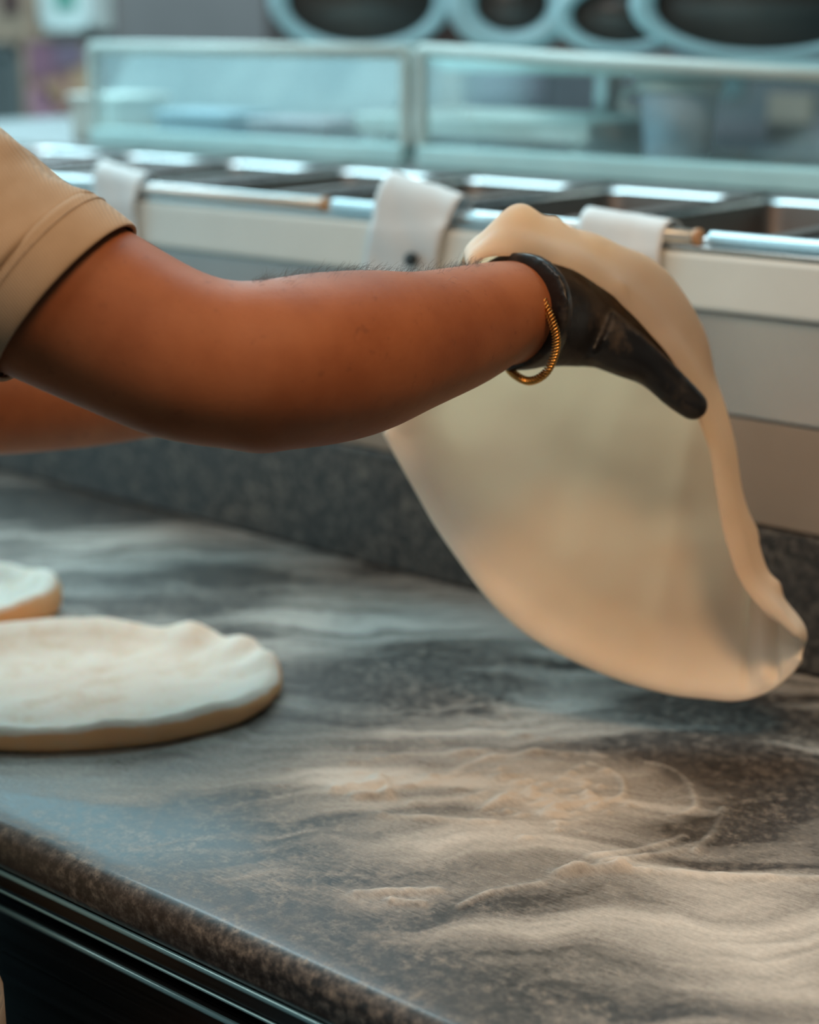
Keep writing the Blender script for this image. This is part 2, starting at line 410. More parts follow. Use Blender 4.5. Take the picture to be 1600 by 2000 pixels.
# ------------------------------------------------------------------ cabinet below the worktop
cab = empty('undercounter_cabinet', ((X0 + X1) / 2, 0.9, FLOOR))
tag(cab, 'dark steel cabinet with long edge strips and painted edge glints below the granite worktop', 'cabinet')
box('body', (X0 + 0.02, 0.64, FLOOR + 0.08), (X1 - 0.02, YS, -0.031), 'steel_dark', cab)
box('plinth', (X0 + 0.04, 0.70, FLOOR), (X1 - 0.04, YS - 0.03, FLOOR + 0.08), 'steel_dark', cab)
box('edge_strip', (X0, 0.597, -0.046), (X1, 0.64, -0.031), 'steel_dark', cab, 0.003)
for z, rr in ((-0.0325, .0019), (-0.0458, .0010)):
    MB().tube([(X0, 0.5965, z), (X1, 0.5965, z)], rr, 10).build('painted_edge_glint', 'painted_glint', cab, True)  # added thin rods, painted highlights along the strip's edges
for i, (a, b_) in enumerate([(-2.38, -1.42), (-1.41, -0.46), (-0.45, 0.48)]):
    MB().tube([(a + .001, 0.6045, -.0655), (b_ - .001, 0.6045, -.0655)], .0019, 10).build('painted_edge_glint', 'painted_glint', cab, True)  # painted highlight rod along the drawer top
    d = box('drawer', (a, 0.612, -0.36), (b_, 0.64, -0.070), 'steel_dark', cab, 0.004)
    box('drawer_edge', (a, 0.606, -0.0715), (b_, 0.613, -0.064), 'steel_dark', d, 0.003)
    d = box('drawer', (a, 0.612, -0.80), (b_, 0.64, -0.38), 'steel_dark', cab, 0.004)
    box('drawer_edge', (a, 0.606, -0.382), (b_, 0.613, -0.375), 'steel', d, 0.0022)

# ------------------------------------------------------------------ flour on the worktop
def flour_layer():
    sx = 0.0017
    xs = np.arange(-1.75, -0.02, sx); ys = np.arange(YF + 0.012, YS - 0.001, sx)
    X, Y = np.meshgrid(xs, ys)
    A = X * RIGHT[0] + Y * RIGHT[1]              # along the sweep of the cook's hand
    B = X * HEAD[0] + Y * HEAD[1]                # across it
    wx, wy = (fbm(X * 9, Y * 9, 5) - .5) * .10, (fbm(X * 9 + 40, Y * 9, 6) - .5) * .10
    streak = fbm((A + wx) * 7, (B + wy) * 60, 11, 5)
    soft = fbm((A + wx) * 11, (B + wy) * 22, 21, 4)
    fine = fbm(X * 130, Y * 130, 31, 3)
    dens = 0.27 + 0.45 * (soft - .5) + 0.95 * (streak - .5)
    h = np.zeros_like(X)
    def patch(u, v, ru, rv, tilt=0.0):
        c = at(u, v)[:2]; ct, st = math.cos(tilt), math.sin(tilt)
        a = at(u + ru * ct, v + ru * st)[:2] - c; b = at(u - rv * st, v + rv * ct)[:2] - c
        Mi = np.linalg.inv(np.column_stack([a, b]))
        dx, dy = X - c[0] + wx * .35, Y - c[1] + wy * .35
        return Mi[0, 0] * dx + Mi[0, 1] * dy, Mi[1, 0] * dx + Mi[1, 1] * dy
    def blob(u, v, ru, rv, amt, tilt=0.0, pw=1.0):
        nonlocal dens
        p, q = patch(u, v, ru, rv, tilt)
        dens = dens + amt * np.exp(-(p * p + q * q) ** pw)
    # swept, nearly bare stone
    blob(800, 1345, 210, 55, -0.75, 0.05, 1.2)
    blob(470, 1130, 190, 40, -0.5, 0.05)
    blob(200, 985, 420, 35, -0.6, 0.03)
    blob(760, 1120, 140, 50, -0.35)
    blob(1420, 1390, 200, 35, -0.5, 0.1)
    blob(1450, 1500, 210, 45, -0.75, 0.18, 1.3)
    blob(1460, 1590, 130, 34, -0.75, -0.25, 1.3)
    blob(1000, 1770, 240, 22, -0.4, -0.05)
    blob(1430, 1683, 170, 9, -0.5, 0.0)
    blob(420, 1640, 330, 70, -0.38, 0.2)
    blob(330, 1720, 320, 40, -0.35, 0.42)
    blob(760, 1900, 380, 70, -0.35, 0.42)
    blob(1050, 1955, 500, 60, -0.25, 0.1)
    # heaped and brushed flour
    blob(350, 1060, 330, 35, 0.22, 0.1)
    blob(900, 1195, 420, 45, 0.34, 0.1)
    blob(1020, 1400, 160, 35, 0.40, -0.1)
    blob(500, 1440, 330, 30, 0.25, 0.0)
    blob(1100, 1545, 290, 75, 0.45, 0.06, 2)
    blob(690, 1535, 120, 42, 0.42)
    blob(960, 1650, 260, 45, 0.34, -0.05)
    blob(1420, 1780, 330, 110, 0.36, -0.05)
    blob(1480, 1900, 220, 60, 0.35, -0.05)
    blob(800, 1760, 120, 22, 0.35, 0.0)
    blob(550, 1500, 420, 45, 0.12)
    dens = np.clip(dens, 0, 1.15)
    # relief: brushed ripples, arcs drawn by the dough's rim, ridges and crumbs
    low = np.clip(dens - 0.25, 0, 1)
    h += 0.0011 * low * fbm((A + wx) * 14, (B + wy) * 120, 41, 3) + 0.0006 * low * fine
    def arc(u, v, ru, rv, a0, a1, width, amp):
        nonlocal h, dens
        p, q = patch(u, v, ru, rv); r = np.hypot(p, q); an = np.degrees(np.arctan2(q, p))
        g = np.exp(-((r - 1) / width) ** 2) * ((an > a0) & (an < a1)) * (0.4 + fine)
        h += amp * g; dens = np.clip(dens + 0.25 * g, 0, 1.2)
    def ridge(pts, width, amp, warp=1.0):
        nonlocal h, dens
        w = [at(*p)[:2] for p in pts]; dist = np.full(X.shape, 9.0)
        for (a, b) in zip(w[:-1], w[1:]):
            e = b - a; L2 = e @ e
            t = np.clip(((X - a[0]) * e[0] + (Y - a[1]) * e[1]) / L2, 0, 1)
            dist = np.minimum(dist, np.hypot(X + wx * .12 * warp - a[0] - t * e[0], Y + wy * .12 * warp - a[1] - t * e[1]))
        g = np.exp(-(dist / width) ** 2) * (0.35 + 1.3 * fine)
        h += 1.45 * amp * g; dens = np.clip(dens + 0.3 * g, 0, 1.2)
    arc(1085, 1545, 150, 62, -60, 50, 0.035, 0.0016)
    arc(1090, 1552, 275, 80, -50, 35, 0.020, 0.0014)
    arc(1085, 1545, 215, 76, -160, -60, 0.04, 0.0006)
    ridge([(1412, 1580), (1398, 1625), (1360, 1660)], 0.0030, 0.0022)
    ridge([(1385, 1640), (1300, 1668), (1180, 1690)], 0.0030, 0.0013)
    ridge([(1340, 1635), (1260, 1662), (1150, 1680)], 0.0026, 0.0009)
    ridge([(1215, 1702), (1150, 1706), (1090, 1712)], 0.0040, 0.0034)
    ridge([(1215, 1702), (1400, 1708), (1600, 1716)], 0.0040, 0.0012)
    ridge([(736, 1526), (748, 1545), (757, 1556)], 0.0055, 0.0026)
    ridge([(650, 1545), (745, 1540)], 0.0050, 0.0028)
    ridge([(690, 1560), (750, 1558)], 0.0040, 0.0030)
    ridge([(740, 1596), (860, 1606), (960, 1612)], 0.0035, 0.0012)
    ridge([(700, 1748), (790, 1745), (860, 1742)], 0.0035, 0.0020)
    ridge([(770, 1762), (830, 1768)], 0.0030, 0.0022)
    ridge([(900, 1775), (970, 1745), (1060, 1730)], 0.0030, 0.0012)
    ridge([(930, 1590), (1000, 1560), (1090, 1612)], 0.0035, 0.0012)
    for k in range(70):
        u, v = rng.normal(1085, 65), rng.normal(1560, 28)
        c = at(u, v)[:2]; s = rng.uniform(0.0014, 0.0030)
        dx, dy = X - c[0], Y - c[1]; p = dx * RIGHT[0] + dy * RIGHT[1]; q = dx * HEAD[0] + dy * HEAD[1]
        g = np.exp(-((p / (s * 1.7)) ** 2 + (q / s) ** 2)); h += g * rng.uniform(0.0010, 0.0026); dens = np.clip(dens + g * .25, 0, 1.2)
    for k in range(90):
        u, v = rng.normal(930, 150), rng.normal(1500, 40)
        c = at(u, v)[:2]; s = rng.uniform(0.002, 0.005)
        dx, dy = X - c[0], Y - c[1]; p = dx * RIGHT[0] + dy * RIGHT[1]; q = dx * HEAD[0] + dy * HEAD[1]
        g = np.exp(-((p / (s * 2)) ** 2 + (q / s) ** 2)); h += g * rng.uniform(0.0006, 0.0018)
    edge = np.clip((Y - YF - 0.012) / 0.06, 0, 1); dens = dens * (0.35 + 0.65 * edge)
    side = np.clip((X + 1.75) / .25, 0, 1) * np.clip((-0.02 - X) / .28, 0, 1); dens = dens * side; h = h * side
    ny, nx = X.shape; Z = 0.0003 + h
    verts = np.column_stack([X.ravel(), Y.ravel(), Z.ravel()])
    idx = np.arange(nx * ny).reshape(ny, nx)
    faces = np.stack([idx[:-1, :-1], idx[:-1, 1:], idx[1:, 1:], idx[1:, :-1]], -1).reshape(-1, 4)
    me = bpy.data.meshes.new('flour'); nf = len(faces)
    me.vertices.add(len(verts)); me.vertices.foreach_set('co', verts.ravel())
    me.loops.add(nf * 4); me.loops.foreach_set('vertex_index', faces.ravel().astype(np.int32))
    me.polygons.add(nf); me.polygons.foreach_set('loop_start', np.arange(0, nf * 4, 4, dtype=np.int32))
    me.polygons.foreach_set('use_smooth', np.ones(nf, bool)); me.update(calc_edges=True)
    at_ = me.attributes.new('flour', 'FLOAT', 'POINT'); at_.data.foreach_set('value', dens.ravel().astype(np.float32))
    me.materials.append(M['flour'])
    o = link('flour', me)
    return tag(o, 'white flour brushed in streaks and ridges over the granite worktop', 'flour', kind='stuff')
flour_layer()

# ------------------------------------------------------------------ dough bases lying on the worktop
def dough_base(name, c, ru, rv, label, seed, bumps):
    n, m = 96, 26; verts = []; faces = []
    th = np.linspace(0, 2 * math.pi, n, endpoint=False)
    wob = 1 + 0.05 * (fbm(np.cos(th) * 1.4 + 5, np.sin(th) * 1.4 + 5, seed, 3) - .5) * 2
    prof = []
    for i in range(m):                             # centre to rim, over the rim and under
        s = i / (m - 1)
        prof.append(s)
    rows = []
    for s in prof:
        if s < 0.62: r = s / 0.62 * 0.86; z = 0.0075 + 0.0055 * (s / .62) ** 6; k = 0
        else:
            a = (s - 0.62) / 0.38 * math.pi * 1.02 - math.pi * .55
            r = 0.93 + 0.07 * math.cos(a) if a > -math.pi / 2 else 0.93 + 0.07 * math.cos(a); z = 0.0092 - 0.0092 * math.sin(a); k = 1
        rows.append((r, z, k))
    for j, (r, z, k) in enumerate(rows):
        ring = []
        for i, t in enumerate(th):
            hb = 1.0
            for (ba, bw, bh) in bumps: hb += bh * math.exp(-(((t - ba + math.pi) % (2 * math.pi) - math.pi) / bw) ** 2)
            rr = r * wob[i]
            p = np.array(c) + RIGHT[:2] * ru * rr * math.cos(t) + HEAD[:2] * rv * rr * math.sin(t)
            zz = z * (hb if r > .8 else 1 + (hb - 1) * max(0, (r - .6) / .2)) + 0.0022 * (float(vnoise(np.array(p[0] * 50), np.array(p[1] * 50), seed)) - .5) * (1 if z > .004 else 0) + 0.0016 * (float(vnoise(np.array(p[0] * 130), np.array(p[1] * 130), seed + 3)) - .5) * (1 if z > .004 else 0)
            ring.append((p[0], p[1], max(zz, 0.0008)))
        rows[j] = ring
    mb = MB(); mb.rings(rows)
    o = mb.build(name, 'dusted_warm_lit_dough', smooth=True)
    return tag(o, label, 'pizza dough', 'dough bases resting on the worktop')
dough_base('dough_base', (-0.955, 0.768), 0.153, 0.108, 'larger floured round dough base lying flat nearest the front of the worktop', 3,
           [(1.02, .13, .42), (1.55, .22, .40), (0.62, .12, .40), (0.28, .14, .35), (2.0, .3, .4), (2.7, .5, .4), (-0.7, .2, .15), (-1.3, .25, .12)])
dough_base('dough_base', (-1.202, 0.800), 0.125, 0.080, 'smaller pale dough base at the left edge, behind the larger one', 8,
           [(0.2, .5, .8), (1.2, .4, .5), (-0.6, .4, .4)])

# ------------------------------------------------------------------ refrigerated topping counter behind the worktop
prep = empty('topping_counter', (-0.95, 1.4, 0.108))
tag(prep, 'pale-fronted refrigerated topping counter standing behind the worktop', 'topping counter')
YC = YS
box('lower_panel', (X0, YC + 0.004, 0.109), (X1, YC + 0.03, 0.190), 'panel_brown', prep, 0.002)
box('middle_panel', (X0, YC + 0.002, 0.191), (X1, YC + 0.03, 0.268), 'panel_grey', prep, 0.002)
box('fascia', (X0, YC - 0.004, 0.269), (X1, YC + 0.03, 0.312), 'fascia', prep, 0.004)
box('front_lip', (X0, YC - 0.002, 0.312), (X1, YC + 0.028, 0.317), 'steel', prep, 0.0015)
box('well', (X0, YC + 0.03, 0.109), (X1, 1.56, 0.185), 'dark_well', prep, 0.002)
box('rear_ledge', (X0, 1.505, 0.185), (X1, 1.98, 0.322), 'steel_ledge', prep, 0.004)
box('base', (X0 + .02, 1.175, FLOOR), (X1 - .02, 1.96, 0.108), 'steel_dark', prep, 0.004)

def rod(xa, xb, label):
    r = empty('steel_rail', ((xa + xb) / 2, YC + 0.006, 0.3165)); tag(r, label, 'rail', 'steel rails along the front of the topping counter')
    MB().tube([(xa + .004, YC + .006, .3225), (xb - .004, YC + .006, .3225)], 0.0058, 16).build('tube', 'rail', r, True)
    for a, b_ in ((xb - .006, xb),):
        MB().tube([(a, YC + .006, .3225), (a + .001, YC + .006, .3225), (b_ - .001, YC + .006, .3225), (b_, YC + .006, .3225)], [.005, .0066, .0066, .005], 16).build('end_cap', 'copper', r, True)
rod(-1.90, -1.052, 'long polished steel rail behind the beige sleeve, left of the gap')
rod(-1.048, -0.672, 'polished steel rail between the two gaps, carrying the middle paper tag')
rod(-0.667, 0.30, 'polished steel rail at the right edge, right of the copper-coloured cap')

def paper_tag(x0, x1, drop, lift, label, seed, magnet=None, slant=0.0):
    n, rows = 14, []
    path = [(0.030, 0.3200 - .004), (0.020, 0.3275 + lift * .6), (0.008, 0.3305 + lift), (-0.003, 0.328 + lift * .5), (-0.0085, 0.316)]
    for k in range(1, 8): path.append((-0.0095 - 0.0012 * math.sin(k), 0.316 - drop * k / 7))
    grid = []
    for (dy, z) in resample(path, 3):
        row = []
        for i in range(n + 1):
            s = i / n; x = x0 + (x1 - x0) * s
            wv = 0.0018 * math.sin(s * 5 + seed + z * 60)
            row.append((x + (z - .32) * slant, YC + dy - abs(wv) * .8, z + (lift * (0.6 - s) if z > .316 else 0)))
        grid.append(row)
    v = [p for r in grid for p in r]; w = n + 1
    f = [[i * w + j, i * w + j + 1, (i + 1) * w + j + 1, (i + 1) * w + j] for i in range(len(grid) - 1) for j in range(n)]
    r = empty('paper_tag', ((x0 + x1) / 2, YC - .008, .316 - drop)); tag(r, label, 'paper tag', 'white tags hung over the rails')
    s = obj('sheet', v, f, 'paper', r); md = s.modifiers.new('thick', 'SOLIDIFY'); md.thickness = 0.0006
    if magnet:
        mb = MB(); c = np.array([magnet[0], YC - .0125, magnet[1]])
        rings = []
        for (q, rr) in ((0, .0055), (-.003, .0062), (-.006, .0058), (-.0075, .004)):
            rings.append([c + (rr * math.cos(a), q, rr * math.sin(a)) for a in np.linspace(0, 2 * math.pi, 20, endpoint=False)])
        b = mb.rings(rings).build('magnet', 'black_plastic', r, True); b['label'] = 'small round dark button'
paper_tag(-1.352, -1.288, 0.055, 0.010, 'white paper tag hung over the steel rail beside the beige sleeve', 0)
paper_tag(-0.985, -0.905, 0.062, 0.016, 'white paper tag with a dark round button above the forearm', 1, (-0.938, 0.286), 0.25)
paper_tag(-0.775, -0.697, 0.044, 0.005, 'white paper tag behind the top of the hanging dough, beside the copper cap', 2)

# topping pans
fills = [(0.20, .17, .14), (.26, .22, .18), (.16, .12, .10), (.30, .20, .15), (.20, .17, .15), (.15, .12, .10), (.28, .24, .21), (.22, .18, .15), (.17, .13, .11)]
pw = 0.176
pan_words = ['at the right edge of the frame', 'second from the right', 'third from the right', 'fourth from the right', 'right of the middle tag',
             'behind the middle tag', 'left of the middle tag', 'behind the left tag', 'nearest the beige sleeve']
def pan(i, x0):
    x1 = x0 + pw - 0.006; y0, y1 = YC + 0.034, 1.497; zt = 0.3175
    r = empty('topping_pan', ((x0 + x1) / 2, (y0 + y1) / 2, 0.19)); tag(r, 'steel topping pan in the cold well, ' + pan_words[i], 'pan', 'topping pans in the cold well')
    mb = MB()
    def ringr(inset, z, n=6, R=.018):
        a, b, c, d = x0 + inset, x1 - inset, y0 + inset, y1 - inset; out = []
        for (cx, cy, s) in ((b - R, d - R, 0), (a + R, d - R, 90), (a + R, c + R, 180), (b - R, c + R, 270)):
            for k in range(n + 1):
                q = math.radians(s + 90 * k / n); out.append((cx + R * math.cos(q), cy + R * math.sin(q), z))
        return out
    mb.rings([ringr(.012, zt - .001), ringr(.014, zt - .006), ringr(.017, .2), ringr(.024, .191)], cap=False)
    mb.f.append([len(mb.v) - 28 + k for k in range(28)])
    mb.build('basin', 'steel_warm', r, True)
    MB().rings([ringr(.0135, zt - .0015), ringr(.0115, zt + .0012), ringr(.006, zt + .0016), ringr(.001, zt), ringr(.001, zt - .002)], cap=False).build('rim', 'steel_polished', r, True)
    lev = [.300, .285, .296, .302, .288, .300, .282, .296, .290][i]
    nx, ny = 16, 26; v = []; f = []
    for b in range(ny + 1):
        for a in range(nx + 1):
            x = x0 + .0165 + (x1 - x0 - .033) * a / nx; y = y0 + .0165 + (y1 - y0 - .033) * b / ny
            v.append((x, y, lev + .010 * (mnoise.noise(Vector((x * 45, y * 45, i * 7.0)))) - .006 * (abs(a / nx - .5) * 2) ** 4))
    for b in range(ny):
        for a in range(nx): k = b * (nx + 1) + a; f.append([k, k + 1, k + nx + 2, k + nx + 1])
    obj('filling', v, f, plain('topping_%s' % 'abcdefghi'[i], fills[i], 0.6, 60), r)
for i in range(9): pan(i, -0.63 - pw * i)
for i in range(10):
    x = -0.63 - pw * (i - 1) - 0.003
    o = box('divider_bar', (x - .009, YC + .031, .3195), (x + .009, 1.503, .3225), 'steel_warm', bev=.0012)
    tag(o, 'dull steel divider bar between topping pans, %s from the right' % ['first', 'second', 'third', 'fourth', 'fifth', 'sixth', 'seventh', 'eighth', 'ninth', 'tenth'][i], 'divider bar', 'divider bars between the pans')

# ------------------------------------------------------------------ glass guard on the rear ledge
def guard(name, xa, xb, zta, ztb, y, rail_mat, label):
    r = empty(name, ((xa + xb) / 2, y, .322)); tag(r, label, 'glass guard')
    MB().box((xa, y - .012, .3225), (xb, y + .014, .346), .004).build('bottom_rail', 'edge_glass', r)
    mb = MB(); yy = (y - .003, y + .003)
    v = [(xa, yy[0], .345), (xb, yy[0], .345), (xb, yy[0], ztb), (xa, yy[0], zta), (xa, yy[1], .345), (xb, yy[1], .345), (xb, yy[1], ztb), (xa, yy[1], zta)]
    mb.add(v, [[0, 1, 2, 3], [5, 4, 7, 6], [3, 2, 6, 7], [1, 0, 4, 5], [0, 3, 7, 4], [2, 1, 5, 6]]).build('pane', 'glass', r)
    mb = MB(); mb.tube([(xa, y, zta), (xb, y, ztb)], .0075, 12).build('top_rail', rail_mat, r, True)
    for x, zt in ((xa, zta), (xb, ztb)):
        MB().box((x - .006, y - .006, .345), (x + .006, y + .006, zt), .002).build('post', 'cream_metal', r)
guard('glass_guard', -1.800, -1.272, .447, .447, 1.53, 'cream_metal', 'left pane of the glass guard, in front of the blue-grey board')
guard('glass_guard', -1.250, -0.60, .449, .424, 1.53, 'cream_metal', 'right pane of the glass guard, in front of the pale tub')
# long glass shelf over the ledge
sh = empty('glass_shelf', (-0.55, 1.78, .424)); tag(sh, 'long teal-edged shelf above the right pane of the glass guard, holding oval platters', 'shelf')
box('board', (-1.28, 1.60, .424), (0.2, 1.98, .436), 'edge_glass', sh, .002)
box('board', (-1.80, 1.80, .424), (-1.281, 1.98, .436), 'edge_glass', sh, .002)
for x in (-1.78, -1.26, 0.15): box('upright', (x - .01, 1.90, .3225), (x + .01, 1.94, .424), 'steel', sh)
# board behind the left pane
bb = empty('steel_board', (-1.70, 1.72, .3225)); tag(bb, 'pale blue-grey board standing behind the left glass pane', 'board')
v = [(x, y, z) for x in (-1.97, -1.435) for (y, z) in ((1.665, .3225), (1.675, .3225), (1.765, .446), (1.755, .446))]
MB().add(v, [[0, 3, 7, 4], [1, 5, 6, 2], [3, 2, 6, 7], [0, 4, 5, 1], [0, 1, 2, 3], [4, 7, 6, 5]]).build('sheet', 'blue_grey', bb)
box('edging', (-1.97, 1.750, .442), (-1.435, 1.770, .450), 'cream_metal', bb, .002)

def container(x0, x1, y0, y1, h, body, lid, label):
    r = empty('food_container', ((x0 + x1) / 2, (y0 + y1) / 2, .3225)); tag(r, label, 'container', 'containers behind the left glass pane')
    MB().box((x0, y0, .3225), (x1, y1, .3225 + h - .008), .005).build('body', plain('container_body', body, .4, 20), r)
    MB().box((x0 - .003, y0 - .003, .3225 + h - .009), (x1 + .003, y1 + .003, .3225 + h), .003).build('lid', plain('container_lid', lid, .4, 20), r)
container(-1.90, -1.80, 1.57, 1.66, .062, (.50, .46, .40), (.58, .55, .49), 'low beige container at the left post of the glass guard')
container(-1.73, -1.60, 1.57, 1.65, .046, (.16, .22, .30), (.22, .29, .36), 'low slate-blue container behind the left glass pane')
container(-1.56, -1.43, 1.57, 1.64, .042, (.33, .25, .29), (.40, .31, .34), 'long low mauve container behind the left glass pane')
def lathe(c, prof, n=32):
    return [[(c[0] + r * math.cos(a), c[1] + r * math.sin(a), c[2] + z) for a in np.linspace(0, 2 * math.pi, n, endpoint=False)] for (r, z) in prof]
tb = empty('plastic_tub', (-1.00, 1.66, .3225)); tag(tb, 'pale blue plastic tub with white rim behind the right glass pane', 'tub')
MB().rings(lathe((-1.00, 1.66, .3225), [(.030, 0), (.034, .002), (.042, .088), (.039, .088), (.031, .006), (.002, .004)])).build('cup', 'tub_plastic', tb, True)
MB().rings(lathe((-1.00, 1.66, .3225), [(.0405, .084), (.047, .086), (.047, .097), (.040, .098), (.0385, .086)])).build('rim', 'tub_white', tb, True)
MB().tube([(-1.045, 1.655, .410), (-1.062, 1.65, .404), (-1.066, 1.648, .392), (-1.046, 1.655, .384)], .005, 8).build('handle', 'tub_white', tb, True)
ty = empty('serving_tray', (-1.22, 1.70, .3225)); tag(ty, 'pale serving tray lying behind the right glass pane, left of the tub', 'tray')
MB().box((-1.42, 1.62, .350), (-1.09, 1.82, .356), .002).build('base', 'tub_white', ty)
for lo, hi in (((-1.42, 1.615, .350), (-1.09, 1.622, .372)), ((-1.42, 1.818, .350), (-1.09, 1.825, .372)), ((-1.425, 1.615, .350), (-1.418, 1.825, .372)), ((-1.092, 1.615, .350), (-1.085, 1.825, .372))):
    MB().box(lo, hi, .002).build('side', 'tub_white', ty)
for x in (-1.40, -1.11): MB().box((x - .008, 1.63, .3225), (x + .008, 1.81, .350), .002).build('foot', 'tub_white', ty)

def platter(u, v, d, ru, rv, label, inner=.86):
    c = P(u, v, d); r = empty('oval_platter', c); tag(r, label, 'platter', 'dark oval platters on the glass shelf')
    toc = nrm(CAM - c); side = nrm(np.cross([0, 0, 1.0], toc)); upd = np.cross(toc, side)
    k = d / FPX; a, b = side * ru * k, upd * rv * k
    def ring(s, dep): return [c + s * (a * math.cos(q) + b * math.sin(q)) - toc * dep for q in np.linspace(0, 2 * math.pi, 40, endpoint=False)]
    MB().rings([ring(inner, .012), ring(inner * .93, .05), ring(.5, .075), ring(.02, .08)]).build('bowl', 'platter_dark', r, True)
    MB().rings([ring(inner - .02, .014), ring(inner, .002), ring(inner * .5 + .5, -.004), ring(1.0, .0), ring(1.02, .01), ring(.96, .02)], cap=False).build('rim', 'platter_rim', r, True)
platter(705, 2, 2.42, 178, 98, 'dark oval platter with pale rim, leftmost on the glass shelf', .82)
platter(1000, 8, 2.2, 125, 92, 'small dark oval platter with pale rim, second from the left on the shelf', .58)
platter(1215, 30, 2.1, 135, 74, 'dark oval platter with pale rim, third from the left on the shelf', .74)
platter(1490, 8, 2.0, 255, 106, 'largest dark oval platter with pale rim, at the right end of the shelf', .84)

# ------------------------------------------------------------------ shop behind
def panel(name, u0, u1, v0, v1, y, cols, label, cat, frame=None, t=0.03, group=None, ground=False):
    a = aty(u0, (v0 + v1) / 2, y); b_ = aty(u1, (v0 + v1) / 2, y); um = (u0 + u1) / 2
    zt, zb = aty(um, v0, y)[2], aty(um, v1, y)[2]; z0 = FLOOR if ground else zb
    r = empty(name, ((a[0] + b_[0]) / 2, y, z0)); tag(r, label, cat, group)
    box('board', (a[0], y, z0), (b_[0], y + t, zt), plain(name + '_board', cols[0], .7, 6), r, .004)
    if frame:
        fw = .02
        for lo, hi in (((a[0], y - .01, zb), (b_[0], y, zb + fw)), ((a[0], y - .01, zt - fw), (b_[0], y, zt)), ((a[0], y - .01, zb), (a[0] + fw, y, zt)), ((b_[0] - fw, y - .01, zb), (b_[0], y, zt))):
            MB().box(lo, hi, .002).build('frame', plain(name + '_frame', frame, .6), r)
    for (fu0, fu1, fv0, fv1, c) in cols[1:]:
        w, h_ = b_[0] - a[0], zt - zb
        box('print', (a[0] + w * fu0, y - .008, zb + h_ * (1 - fv1)), (a[0] + w * fu1, y, zb + h_ * (1 - fv0)), plain(name + '_print', c, .7, 10), r, .002)
    return r
tag(MB().box((XL, 2.83, FLOOR), (-2.75, 2.93, 2.0)).build('wall_partition', plain('wall_partition_paint', (0.20, 0.19, 0.19), 0.8, 1.2)), kind='structure')
panel('poster', 50, 182, 64, 262, 2.80, [(.36, .19, .18), (.05, .45, .55, .95, (.46, .24, .31)), (.5, .95, .0, .35, (.27, .19, .26)), (.1, .5, .1, .45, (.30, .15, .21)), (.72, .98, .3, .95, (.56, .36, .22)), (.3, .6, .45, .7, (.52, .32, .21))],
      'mauve and tan poster at the far left, below the white lightbox', 'poster', (.42, .30, .22))
panel('lightbox', 82, 180, -70, 60, 2.77, [(.72, .85, .83), (.30, .68, .0, .66, (.14, .42, .34))], 'small white box with a green centre above the mauve poster', 'lightbox', (.72, .86, .85), t=.06)
panel('wooden_panel', -60, 60, -60, 84, 2.80, [(.46, .34, .25), (.55, .85, .0, .6, (.10, .055, .05))], 'tan wooden panel at the top left corner behind the shirt', 'panel')
panel('grey_cabinet', -90, 44, 90, 262, 2.79, [(.13, .15, .15)], 'dark grey cabinet at the left edge, below the tan panel', 'cabinet', (.16, .18, .18), ground=True)
panel('notice_board', 190, 560, -80, 84, 4.165, [(.24, .25, .27), (.05, .5, .4, .8, (.20, .22, .24)), (.1, .95, .86, .98, (.40, .38, .33)), (.55, .9, .1, .6, (.27, .30, .33))], 'grey notice board with a pale lower edge above the left glass pane', 'notice board')
panel('dark_screen', 860, 1300, 105, 300, 2.9, [(.085, .08, .10), (.0, .12, .0, 1.0, (.33, .31, .28)), (.2, .5, .1, .5, (.12, .10, .13))], 'dark panel with a pale left strip behind the right glass pane', 'panel', ground=True)
panel('dark_locker', 1310, 1800, 60, 330, 2.7, [(.075, .085, .105), (.2, .32, .2, .5, (.02, .10, .12)), (.42, .6, .45, .8, (.30, .22, .17)), (.05, .9, .65, .8, (.10, .09, .11))], 'dark cupboard with teal and brown spots behind the pale tub', 'cupboard', t=.4, ground=True)
panel('shop_counter', 780, 1750, -60, 60, 3.6, [(.11, .08, .07)], 'dark brown counter front at the top right, behind the oval platters', 'counter', t=.4, ground=True)
panel('pale_cupboard', 180, 850, 110, 300, 3.1, [(.34, .40, .41), (.1, .45, .3, .9, (.42, .46, .45)), (.6, .9, .5, .85, (.33, .30, .36))], 'pale blue-grey cupboard seen through the left glass pane', 'cupboard', t=.4, ground=True)

# ------------------------------------------------------------------ the cook
ARM = [  # top (u, v), bottom (u, v), depth, thickness ratio
    (-250, 130, -560, 560, .93, .9), (-60, 270, -330, 610, .93, .95), (110, 365, -110, 680, .93, .95), (262, 455, 55, 752, .935, .95),
    (330, 496, 165, 800, .935, .95), (400, 533, 300, 854, .935, .95), (462, 549, 425, 876, .94, .95), (525, 544, 520, 881, .945, .98),
    (600, 533, 620, 874, .96, 1.0), (700, 528, 728, 850, .985, 1.0), (800, 531, 825, 804, 1.015, 1.0), (895, 519, 925, 757, 1.05, .98),
    (955, 512, 990, 716, 1.080, 1.12), (1010, 512, 1040, 712, 1.102, .95), (1060, 525, 1080, 705, 1.115, .8)]
LEFT_ARM = [(-420, 560, -560, 820, 1.22, .95), (-260, 640, -330, 900, 1.24, .95), (-150, 670, -160, 905, 1.25, 1.0), (-60, 668, -50, 893, 1.26, 1.0), (60, 655, 70, 884, 1.275, 1.0),
            (200, 640, 215, 868, 1.29, 1.0), (350, 625, 365, 838, 1.31, 1.0), (480, 610, 490, 788, 1.325, .9), (560, 606, 566, 752, 1.335, .85)]
SHR = (P(-250, 130, .93) + P(-560, 560, .93)) / 2
SHL = np.array([-1.23, 0.50, 0.40])
